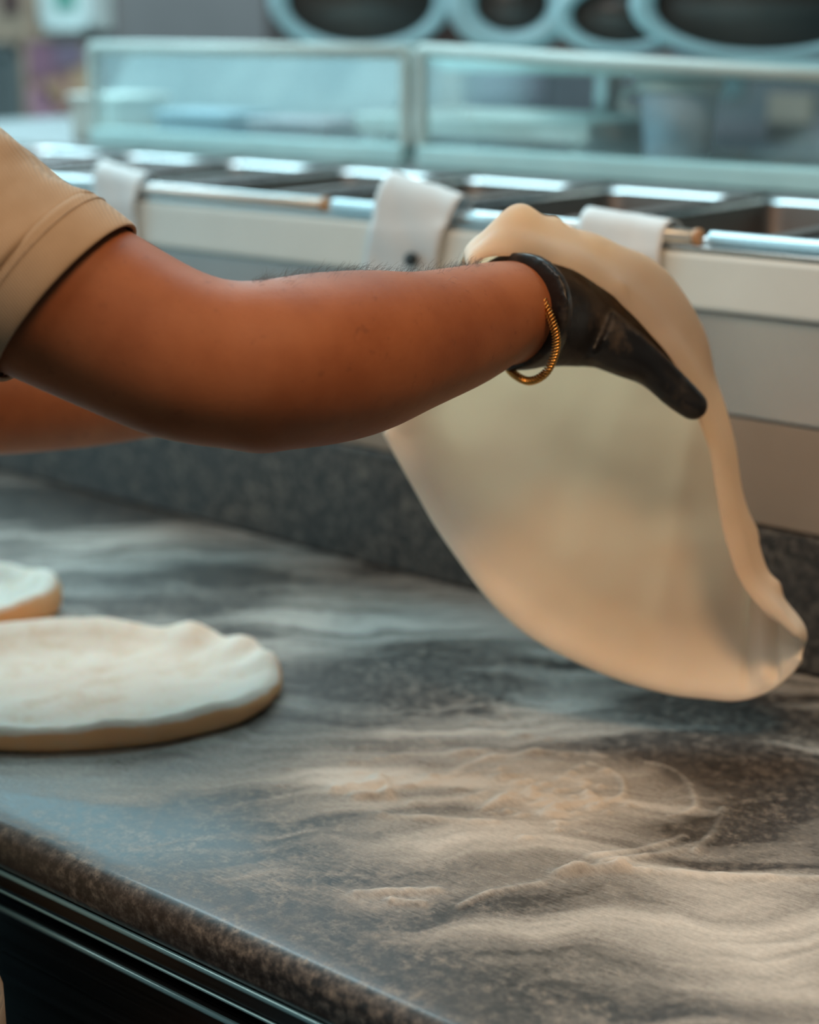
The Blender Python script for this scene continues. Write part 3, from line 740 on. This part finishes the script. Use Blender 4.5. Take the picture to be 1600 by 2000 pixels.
def torso_rings(rows, n=36):
    out = []
    for (x, y, z, w, d, ph) in rows:
        c, s = math.cos(math.radians(ph)), math.sin(math.radians(ph))
        out.append([(x + w * math.cos(a) * c - d * math.sin(a) * s, y + w * math.cos(a) * s + d * math.sin(a) * c, z) for a in np.linspace(0, 2 * math.pi, n, endpoint=False)])
    return out
TORSO = [(-.932, .436, -.16, .172, .118, 20), (-.910, .441, -.075, .174, .115, 20), (-.955, .432, .06, .160, .108, 14), (-.995, .425, .20, .165, .112, 8),
         (-1.03, .435, .32, .178, .115, 4), (-1.05, .450, .40, .165, .100, 2), (-1.055, .465, .455, .105, .075, 0), (-1.055, .475, .49, .062, .062, 0)]
def sect(p, t, w, d, side):
    t = nrm(t); side = nrm(np.asarray(side) - t * (np.asarray(side) @ t)); b = np.cross(t, side)
    return [p + w * math.cos(a) * side + d * math.sin(a) * b for a in np.linspace(0, 2 * math.pi, 28, endpoint=False)]
def body():
    mb = MB()
    limb(ARM, mb=mb)
    # point of the elbow and the forearm muscle under it
    mb.ellipsoid(P(508, 836, .945), [RIGHT * .026, UPV * .0145, FWD * .030])
    mb.ellipsoid(P(680, 742, .972), [nrm(RIGHT * 1 + UPV * .20 + FWD * .55) * .070, UPV * .0315, FWD * .036])
    mb.ellipsoid(P(1020, 620, 1.085), [RIGHT * .016, UPV * .022, FWD * .02])
    # left arm: upper arm from the shoulder, then the forearm behind
    la = resample([np.concatenate([P(a, b, d), P(c, e, d), [r]]) for (a, b, c, e, d, r) in LEFT_ARM], 4)
    limb(LEFT_ARM, mb=mb)
    el = (P(-420, 560, 1.22) + P(-560, 820, 1.22)) / 2
    el2 = (P(-150, 670, 1.25) + P(-160, 905, 1.25)) / 2
    mb.tube([SHL + (.03, -.01, .0), SHL + (el2 - SHL) * .35, SHL + (el2 - SHL) * .75, el2], [.055, .052, .046, .043], 24)
    # trunk, neck
    mb.rings(torso_rings(TORSO))
    mb.tube([SHR, SHR * .6 + np.array(TORSO[4][:3]) * .4 + (0, 0, .03), np.array(TORSO[4][:3]) + (0, 0, .03), SHL], [.062, .085, .10, .058], 24)
    mb.tube([(-1.055, .47, .42), (-1.045, .50, .52), (-1.04, .515, .58)], [.058, .054, .055], 24)
    # head: skull, jaw, nose, ears
    hc = np.array([-1.035, .525, .66]); f = nrm([.28, .80, -.42]); s = nrm(np.cross(f, [0, 0, 1.0])); u = np.cross(s, f)
    mb.ellipsoid(hc + u * .02 - f * .01, [s * .074, f * .095, u * .095])
    mb.ellipsoid(hc - u * .045 + f * .028, [s * .056, f * .062, u * .072])
    mb.ellipsoid(hc + f * .088 - u * .012, [s * .014, f * .020, u * .024])
    mb.ellipsoid(hc + f * .082 - u * .048, [s * .024, f * .012, u * .008])
    for q in (-1, 1):
        mb.ellipsoid(hc + s * q * .076 - f * .008 - u * .008, [s * .008, f * .018, u * .030])
        mb.ellipsoid(hc + s * q * .030 + f * .080 + u * .008, [s * .014, f * .010, u * .009])
    # legs and feet
    for (hx, hy, kx, ky, ax, ay) in ((-.855, .470, -.85, .50, -.84, .45), (-1.01, .415, -1.03, .45, -1.05, .40)):
        mb.tube([(hx, hy, -.14), (hx, hy, -.24), (kx, ky, -.45), (kx, ky + .005, -.50), (ax, ay - .012, -.62), (ax, ay, -.82), (ax, ay, -.87)], [.082, .080, .056, .052, .053, .036, .038], 24)
        mb.ellipsoid((ax + .01, ay + .045, -.877), [(.034, 0, 0), (0, .085, 0), (0, 0, .018)])
    # hands inside the gloves (palms)
    mb.ellipsoid(P(1110, 612, 1.122), [RIGHT * .02 + FWD * .012, UPV * .018, nrm(FWD - RIGHT * .4) * .008])
    mb.ellipsoid(P(640, 680, 1.36), [RIGHT * .03 + FWD * .02, UPV * .020, nrm(FWD - RIGHT * .4) * .012])
    o = mb.build('person', 'skin', smooth=True, origin=(-.95, .45, FLOOR))
    r = o.modifiers.new('fuse', 'REMESH'); r.mode = 'VOXEL'; r.voxel_size = 0.0042; r.use_smooth_shade = True
    s_ = o.modifiers.new('soft', 'SMOOTH'); s_.factor = 0.5; s_.iterations = 9
    tag(o, 'cook in beige short-sleeved shirt and black gloves, reaching over the floured worktop', 'person')
    return o, hc, f, s, u
person, HC, HF, HS, HU = body()

# hair of the head and eyes
mb = MB(); mb.ellipsoid(HC + HU * .034 - HF * .022, [HS * .080, HF * .092, HU * .088], 28, 16)
mb.build('hair', 'hair', person, True)
for q in (-1, 1):
    MB().ellipsoid(HC + HS * q * .030 + HF * .0835 + HU * .010, [HS * .010, HF * .010, HU * .008]).build('eye', mat('eye', (.05, .03, .02), .15), person, True)

# fine dark hairs on the forearm
def arm_hair():
    mb = MB(); rows = resample([np.concatenate([P(a, b, d), P(c, e, d), [r]]) for (a, b, c, e, d, r) in ARM], 6)
    n0, n1 = 6 * 6, 12 * 6
    for k in range(620):
        t = random.uniform(n0 + 2, n1 - 2); i = int(t); fr = t - i
        r = rows[i] * (1 - fr) + rows[i + 1] * fr; c = (r[:3] + r[3:6]) / 2; b = (r[:3] - r[3:6]) / 2
        tg = nrm((rows[i + 1][:3] + rows[i + 1][3:6]) - (rows[i][:3] + rows[i][3:6]))
        nn = nrm(np.cross(tg, b)) * np.linalg.norm(b) * r[6]
        q = random.gauss(-.02, .22)
        # which side of the section faces the camera
        root = c + (math.cos(q) * b + math.sin(q) * nn) * .985
        out = nrm(math.cos(q) * b + math.sin(q) * nn)
        L = random.uniform(.004, .011); lean = random.uniform(.7, 1.6)
        d1 = nrm(out * .7 + tg * lean * random.choice((1, 1, .6)) + rng.normal(0, .25, 3))
        d2 = nrm(d1 - out * .5 + rng.normal(0, .15, 3))
        pts = [root, root + d1 * L * .5, root + d1 * L * .5 + d2 * L * .5]
        mb.tube(pts, [.00008, .00007, .00003], 3, cap=False)
    o = mb.build('arm_hair', 'arm_hair', person, True); o['kind'] = 'stuff'; o['label'] = 'fine dark hairs along the top of the forearm'
arm_hair()

# gloves
def glove(name, sections, chains, label, voxel=0.0019):
    mb = limb(sections, k=4, n=32)
    for ch, rad in chains:
        pts = resample([P(*c) for c in ch], 4)
        rr = [float(cr(np.array(rad)[:, None], t)[0]) for t in np.linspace(0, len(rad) - 1, len(pts))]
        mb.tube(pts, rr, 16)
        mb.ellipsoid(pts[-1], [RIGHT * rr[-1], UPV * rr[-1], FWD * rr[-1]], 14, 8)
    o = mb.build(name, 'glove', person, True)
    r = o.modifiers.new('fuse', 'REMESH'); r.mode = 'VOXEL'; r.voxel_size = voxel; r.use_smooth_shade = True
    s_ = o.modifiers.new('soft', 'SMOOTH'); s_.factor = 0.5; s_.iterations = 7
    o['label'] = label
    return o
HAND = [(974, 498, 1012, 721, 1.090, 1.36), (1004, 498, 1044, 721, 1.100, 1.14), (1040, 500, 1065, 717, 1.108, .72), (1090, 508, 1110, 716, 1.12, .55), (1145, 530, 1160, 718, 1.135, .46),
        (1200, 566, 1210, 722, 1.15, .42), (1245, 606, 1258, 722, 1.163, .42), (1270, 640, 1285, 715, 1.172, .5)]
glove('glove', HAND, [
    ([(1165, 655, 1.130), (1225, 690, 1.135), (1275, 722, 1.140), (1322, 765, 1.142), (1354, 792, 1.142)], [.020, .0165, .0125, .0115, .0100]),   # thumb
    ([(1225, 655, 1.158), (1290, 668, 1.178), (1335, 705, 1.190), (1352, 745, 1.192)], [.013, .011, .0098, .0085]),
    ([(1215, 620, 1.158), (1280, 612, 1.182), (1330, 640, 1.198), (1350, 685, 1.205)], [.013, .0112, .010, .0088]),
    ([(1195, 590, 1.155), (1260, 568, 1.180), (1310, 590, 1.200), (1330, 635, 1.210)], [.0125, .0105, .0095, .0085]),
    ([(1165, 560, 1.150), (1220, 535, 1.172), (1265, 545, 1.192), (1290, 585, 1.205)], [.0115, .0095, .0085, .0075]),
], 'black disposable glove dusted with flour, under the hanging dough')
HANDL = [(540, 600, 546, 766, 1.332, .9), (575, 606, 582, 758, 1.34, .8), (620, 610, 630, 752, 1.352, .5), (680, 612, 690, 748, 1.365, .4), (720, 622, 728, 738, 1.373, .42)]
glove('glove', HANDL, [
    ([(620, 640, 1.350), (665, 600, 1.345), (700, 590, 1.345), (735, 592, 1.35)], [.015, .0125, .0105, .009]),
    ([(700, 640, 1.365), (760, 632, 1.372), (800, 640, 1.37), (820, 660, 1.36)], [.011, .010, .009, .008]),
    ([(700, 665, 1.365), (770, 660, 1.375), (812, 668, 1.372), (832, 688, 1.36)], [.011, .010, .009, .008]),
    ([(700, 690, 1.365), (762, 690, 1.375), (802, 698, 1.372), (820, 716, 1.36)], [.011, .0098, .009, .008]),
    ([(695, 715, 1.365), (745, 720, 1.373), (778, 728, 1.370), (795, 742, 1.36)], [.010, .009, .008, .007]),
], 'black disposable glove on the far hand, behind the forearm', .0024)

# shirt: trunk, collar and sleeves with a stitched hem
SLEEVE = [(-330, 150, -600, 520, .93, .8), (-190, 130, -540, 590, .93, .86), (-80, 178, -420, 640, .93, .9), (0, 246, -300, 668, .93, .93), (60, 300, -225, 682, .93, .94), (122, 344, -150, 700, .93, .95),
          (186, 384, -82, 716, .93, .96)]
HEM = [(181, 379, -88, 712, .93, .97), (188, 381, -82, 716, .93, .985), (196, 386, -74, 720, .93, .99), (230, 412, -36, 736, .93, .985), (258, 434, -8, 744, .93, .98), (264, 441, -1, 745, .93, .97)]
def wrinkled(rings, amp, seed, fade=0.0):
    out = []
    for i, r in enumerate(rings):
        c = np.mean(r, 0); row = []
        for j, p in enumerate(r):
            a = 2 * math.pi * j / len(r)
            w = mnoise.noise(Vector((math.cos(a) * 1.6 + seed, math.sin(a) * 1.6, i * .16))) + .5 * mnoise.noise(Vector((math.cos(a) * 3 + seed, math.sin(a) * 3, i * .35 + 9)))
            row.append(np.asarray(p) + nrm(np.asarray(p) - c) * amp * w)
        out.append(row)
    return out
def shirt():
    mb = MB()
    rows = [(x, y, z, w + .012, d + .014, p) for (x, y, z, w, d, p) in TORSO[:6]]
    rows.insert(0, (-.940, .434, -.20, .178, .128, 20))
    rows.append((-1.055, .465, .455, .118, .088, 0)); rows.append((-1.055, .475, .485, .070, .070, 0))
    rr = resample([np.array(r) for r in rows], 4)
    mb.rings(wrinkled(torso_rings(rr, 48), .004, 2), cap=False)
    sl = limb(SLEEVE, k=5, n=56, cap=False); base = sl.last
    mb.rings(wrinkled(base, .0050, 6), cap=False)
    # far sleeve
    el2 = (P(-150, 670, 1.25) + P(-160, 905, 1.25)) / 2
    mb.tube([SHL + (.05, -.01, .01), SHL + (el2 - SHL) * .2, SHL + (el2 - SHL) * .62], [.075, .072, .066], 28, cap=False)
    mb.tube([SHR, SHR * .6 + np.array(TORSO[4][:3]) * .4 + (0, 0, .035), np.array(TORSO[4][:3]) + (0, 0, .035), SHL], [.075, .098, .108, .068], 28)
    o = mb.build('shirt', 'shirt', person, True); o['label'] = 'beige twill short-sleeved shirt'
    md = o.modifiers.new('thick', 'SOLIDIFY'); md.thickness = .0012
    hm = limb(HEM, k=4, n=56, cap=False)
    h = obj('sleeve_hem', hm.v, hm.f, 'shirt', o); md = h.modifiers.new('thick', 'SOLIDIFY'); md.thickness = .0022; md.offset = -1
    # row of stitches along the hem
    st = MB(); ring = hm.last[9]
    for j in range(0, 56):
        a, b = np.asarray(ring[j]), np.asarray(ring[(j + 1) % 56]); c = np.mean(ring, 0)
        for k in range(3):
            p, q = a + (b - a) * (k + .15) / 3, a + (b - a) * (k + .8) / 3
            o_ = nrm((p + q) / 2 - c) * .0004
            st.tube([p + o_, q + o_], .00035, 5)
    st.build('stitching', 'shirt', h, True)
    return o
shirt()
def trousers():
    mb = MB()
    rows = [(x, y, z, w + .009, d + .010, p) for (x, y, z, w, d, p) in TORSO[:2]]
    mb.rings(torso_rings([(-.940, .434, -.22, .176, .122, 20)] + rows))
    for (hx, hy, kx, ky, ax, ay) in ((-.855, .470, -.85, .50, -.84, .45), (-1.01, .415, -1.03, .45, -1.05, .40)):
        mb.tube([(hx, hy, -.13), (hx, hy, -.24), (kx, ky, -.45), (kx, ky, -.52), (ax, ay - .008, -.66), (ax, ay, -.86)], [.094, .092, .074, .072, .074, .066], 28)
        sh_ = MB(); cx, cy = ax + .01, ay + .06
        prof = [(-.105, .030, .030), (-.09, .040, .060), (-.04, .043, .075), (.02, .044, .062), (.07, .048, .045), (.11, .044, .034), (.135, .026, .024)]
        sh_.rings([[(cx + w * math.cos(q), cy + dy, max(FLOOR + .001, FLOOR + hh * .5 + hh * .56 * math.sin(q))) for q in np.linspace(0, 2 * math.pi, 20, endpoint=False)] for (dy, w, hh) in prof])
        sh_.build('shoe', 'black_plastic', person, True)
    o = mb.build('trousers', 'trousers', person, True); o['label'] = 'brown work trousers'
trousers()

# ------------------------------------------------------------------ dough hanging from the glove
def hanging_dough():
    edge = [(912, 522, 1.072), (962, 498, 1.078), (1060, 506, 1.092), (1150, 546, 1.108), (1230, 603, 1.124), (1300, 690, 1.138), (1352, 772, 1.150), (1388, 880, 1.158), (1408, 1000, 1.160), (1440, 1112, 1.158), (1492, 1195, 1.157), (1552, 1240, 1.166)]
    fold = [(903, 503, 1.095), (1006, 404, 1.112), (1085, 440, 1.132), (1185, 472, 1.150), (1288, 524, 1.168), (1361, 632, 1.182), (1401, 762, 1.190), (1436, 888, 1.193), (1462, 1018, 1.192), (1504, 1135, 1.187), (1558, 1206, 1.180), (1574, 1258, 1.174)]
    opp = [(747, 847, 1.225), (800, 942, 1.223), (872, 1064, 1.220), (962, 1183, 1.215), (1064, 1263, 1.210), (1192, 1324, 1.204), (1302, 1358, 1.198), (1382, 1368, 1.192), (1442, 1368, 1.187), (1502, 1348, 1.182), (1544, 1316, 1.177), (1564, 1288, 1.172)]
    grid = []                                       # rows q = edge .. fold .. far rim
    def mix(a, b, t, push=0.0, du=0, dv=0): return tuple(a[i] * (1 - t) + b[i] * t + (du, dv, push)[i] for i in range(3))
    n = len(edge); deep = [.03, .035, .038, .036, .034, .03, .026, .022, .018, .012, .006, .002]
    rows = [edge, [mix(e, f, .55, -.006) for e, f in zip(edge, fold)], fold]
    for t, s in ((.10, .75), (.30, 1.0), (.52, 1.05), (.74, .8), (.9, .4)):
        rows.append([mix(f, o, t, s * deep[i]) for i, (f, o) in enumerate(zip(fold, opp))])
    rows.append(opp)
    W = np.array([[P(*p) for p in r] for r in rows])            # rows x cols x 3
    kr, kc = 14, 14
    W = np.array([[cr(W[:, c], t) for c in range(n)] for t in np.linspace(0, len(rows) - 1, (len(rows) - 1) * kr + 1)])
    W = np.array([[cr(W[r], t) for t in np.linspace(0, n - 1, (n - 1) * kc + 1)] for r in range(len(W))])
    R, C = W.shape[:2]
    du = np.gradient(W, axis=1); dv = np.gradient(W, axis=0); N = np.cross(du, dv); N /= np.linalg.norm(N, axis=2, keepdims=True) + 1e-12
    th = np.zeros((R, C))
    def arclen(axis):
        d = np.linalg.norm(np.diff(W, axis=axis), axis=2); z = np.zeros((1, C) if axis == 0 else (R, 1))
        return np.concatenate([z, np.cumsum(d, axis)], axis)
    a0 = arclen(0); a1 = arclen(1)
    dist = np.minimum(np.minimum(a0, a0[-1:] - a0), np.minimum(a1, a1[:, -1:] - a1))
    th = 0.0032 + 0.0045 * np.exp(-((dist - .010) / .010) ** 2)
    th *= np.sqrt(np.clip(dist / .004, 0.04, 1))
    thin = np.clip((np.minimum(a0[-1:] - a0, np.minimum(a1[:, -1:] - a1, a1 + .02)) - .012) / .045, 0, 1)
    QQ, PP = np.meshgrid(np.linspace(0, 1, C), np.linspace(0, 1, R))
    blist = [(P(1212, 558, 1.120), .006, .004), (P(1508, 1146, 1.184), .007, .0045), (P(1082, 436, 1.132), .007, .004), (P(1150, 480, 1.135), .008, .002)]   # blisters
    for r in range(R):
        for c in range(C):
            p = W[r, c]; k = mnoise.noise(Vector(p * 38)) * .0016 + mnoise.noise(Vector(p * 16) + Vector((7, 3, 1))) * .003
            pq, qq = QQ[r, c], PP[r, c]
            w_ = min(1, max(0, (qq - .24) / .10)) * min(1, max(0, (.97 - qq) / .12))
            k += w_ * (.0040 * math.exp(-((pq - .725 - .03 * qq) / .013) ** 2) + .0046 * math.exp(-((pq - .83 - .02 * qq) / .014) ** 2) - .0030 * math.exp(-((pq - .775 - .03 * qq) / .02) ** 2)
                       + .0020 * math.exp(-((pq - .47 - .05 * qq) / .03) ** 2) - .0020 * math.exp(-((pq - .36 + .05 * qq) / .03) ** 2))
            for q_, rr_, hh_ in blist: k += hh_ * math.exp(-(np.linalg.norm(p - q_) / rr_) ** 2)
            W[r, c] += N[r, c] * k
    F, Bk = W + N * th[..., None] / 2, W - N * th[..., None] / 2
    v = np.concatenate([F.reshape(-1, 3), Bk.reshape(-1, 3)]); K = R * C; f = []
    for r in range(R - 1):
        for c in range(C - 1):
            a = r * C + c; f.append([a, a + 1, a + C + 1, a + C]); f.append([K + a + C, K + a + C + 1, K + a + 1, K + a])
    ring = [c for c in range(C)] + [r * C + C - 1 for r in range(1, R)] + [(R - 1) * C + c for c in range(C - 2, -1, -1)] + [r * C for r in range(R - 2, 0, -1)]
    for a, b in zip(ring, ring[1:] + ring[:1]): f.append([a, K + a, K + b, b])
    o = obj('pizza_dough', v, f, 'dough')
    ta = o.data.attributes.new('thin', 'FLOAT', 'POINT'); ta.data.foreach_set('value', np.tile(thin.ravel(), 2).astype(np.float32))
    s_ = o.modifiers.new('soft', 'SMOOTH'); s_.factor = .5; s_.iterations = 3
    return tag(o, 'stretched sheet of raw pizza dough hanging from the black glove', 'pizza dough')
hanging_dough()

# ------------------------------------------------------------------ bracelet
def bracelet():
    pts = [(1026, 542, 1.072), (1046, 566, 1.064), (1066, 595, 1.058), (1080, 630, 1.055), (1087, 665, 1.057), (1081, 700, 1.062), (1063, 731, 1.070), (1034, 744, 1.082),
           (1006, 732, 1.096), (990, 713, 1.110), (972, 680, 1.135), (962, 620, 1.146), (968, 560, 1.143), (985, 505, 1.125), (1003, 497, 1.103), (1014, 516, 1.085)]
    w = np.array([P(*p) for p in pts]); n = len(w)
    def cyc(t):
        i = int(math.floor(t)) % n; x = t - math.floor(t); p0, p1, p2, p3 = w[i - 1], w[i], w[(i + 1) % n], w[(i + 2) % n]
        return .5 * (2 * p1 + (p2 - p0) * x + (2 * p0 - 5 * p1 + 4 * p2 - p3) * x * x + (3 * p1 - p0 - 3 * p2 + p3) * x ** 3)
    S = 900; c = np.array([cyc(t) for t in np.linspace(0, n, S, endpoint=False)])
    tg = np.roll(c, -1, 0) - np.roll(c, 1, 0); tg /= np.linalg.norm(tg, axis=1, keepdims=True)
    cen = c.mean(0); nx = c - cen; nx -= tg * (nx * tg).sum(1, keepdims=True); nx /= np.linalg.norm(nx, axis=1, keepdims=True); ny = np.cross(tg, nx)
    mb = MB(); turns = 32
    for ph in (0, 2 * math.pi / 3, 4 * math.pi / 3):
        rings = []
        for i in range(S):
            a = 2 * math.pi * turns * i / S + ph
            p = c[i] + (nx[i] * math.cos(a) + ny[i] * math.sin(a)) * .0017
            rings.append([p + .00115 * (math.cos(q) * nx[i] + math.sin(q) * ny[i]) for q in np.linspace(0, 2 * math.pi, 6, endpoint=False)])
        mb.rings(rings, closed=True)
    o = mb.build('bracelet', 'gold', smooth=True)
    tag(o, 'gold rope-chain bracelet hanging loosely around the gloved wrist', 'bracelet')
bracelet()
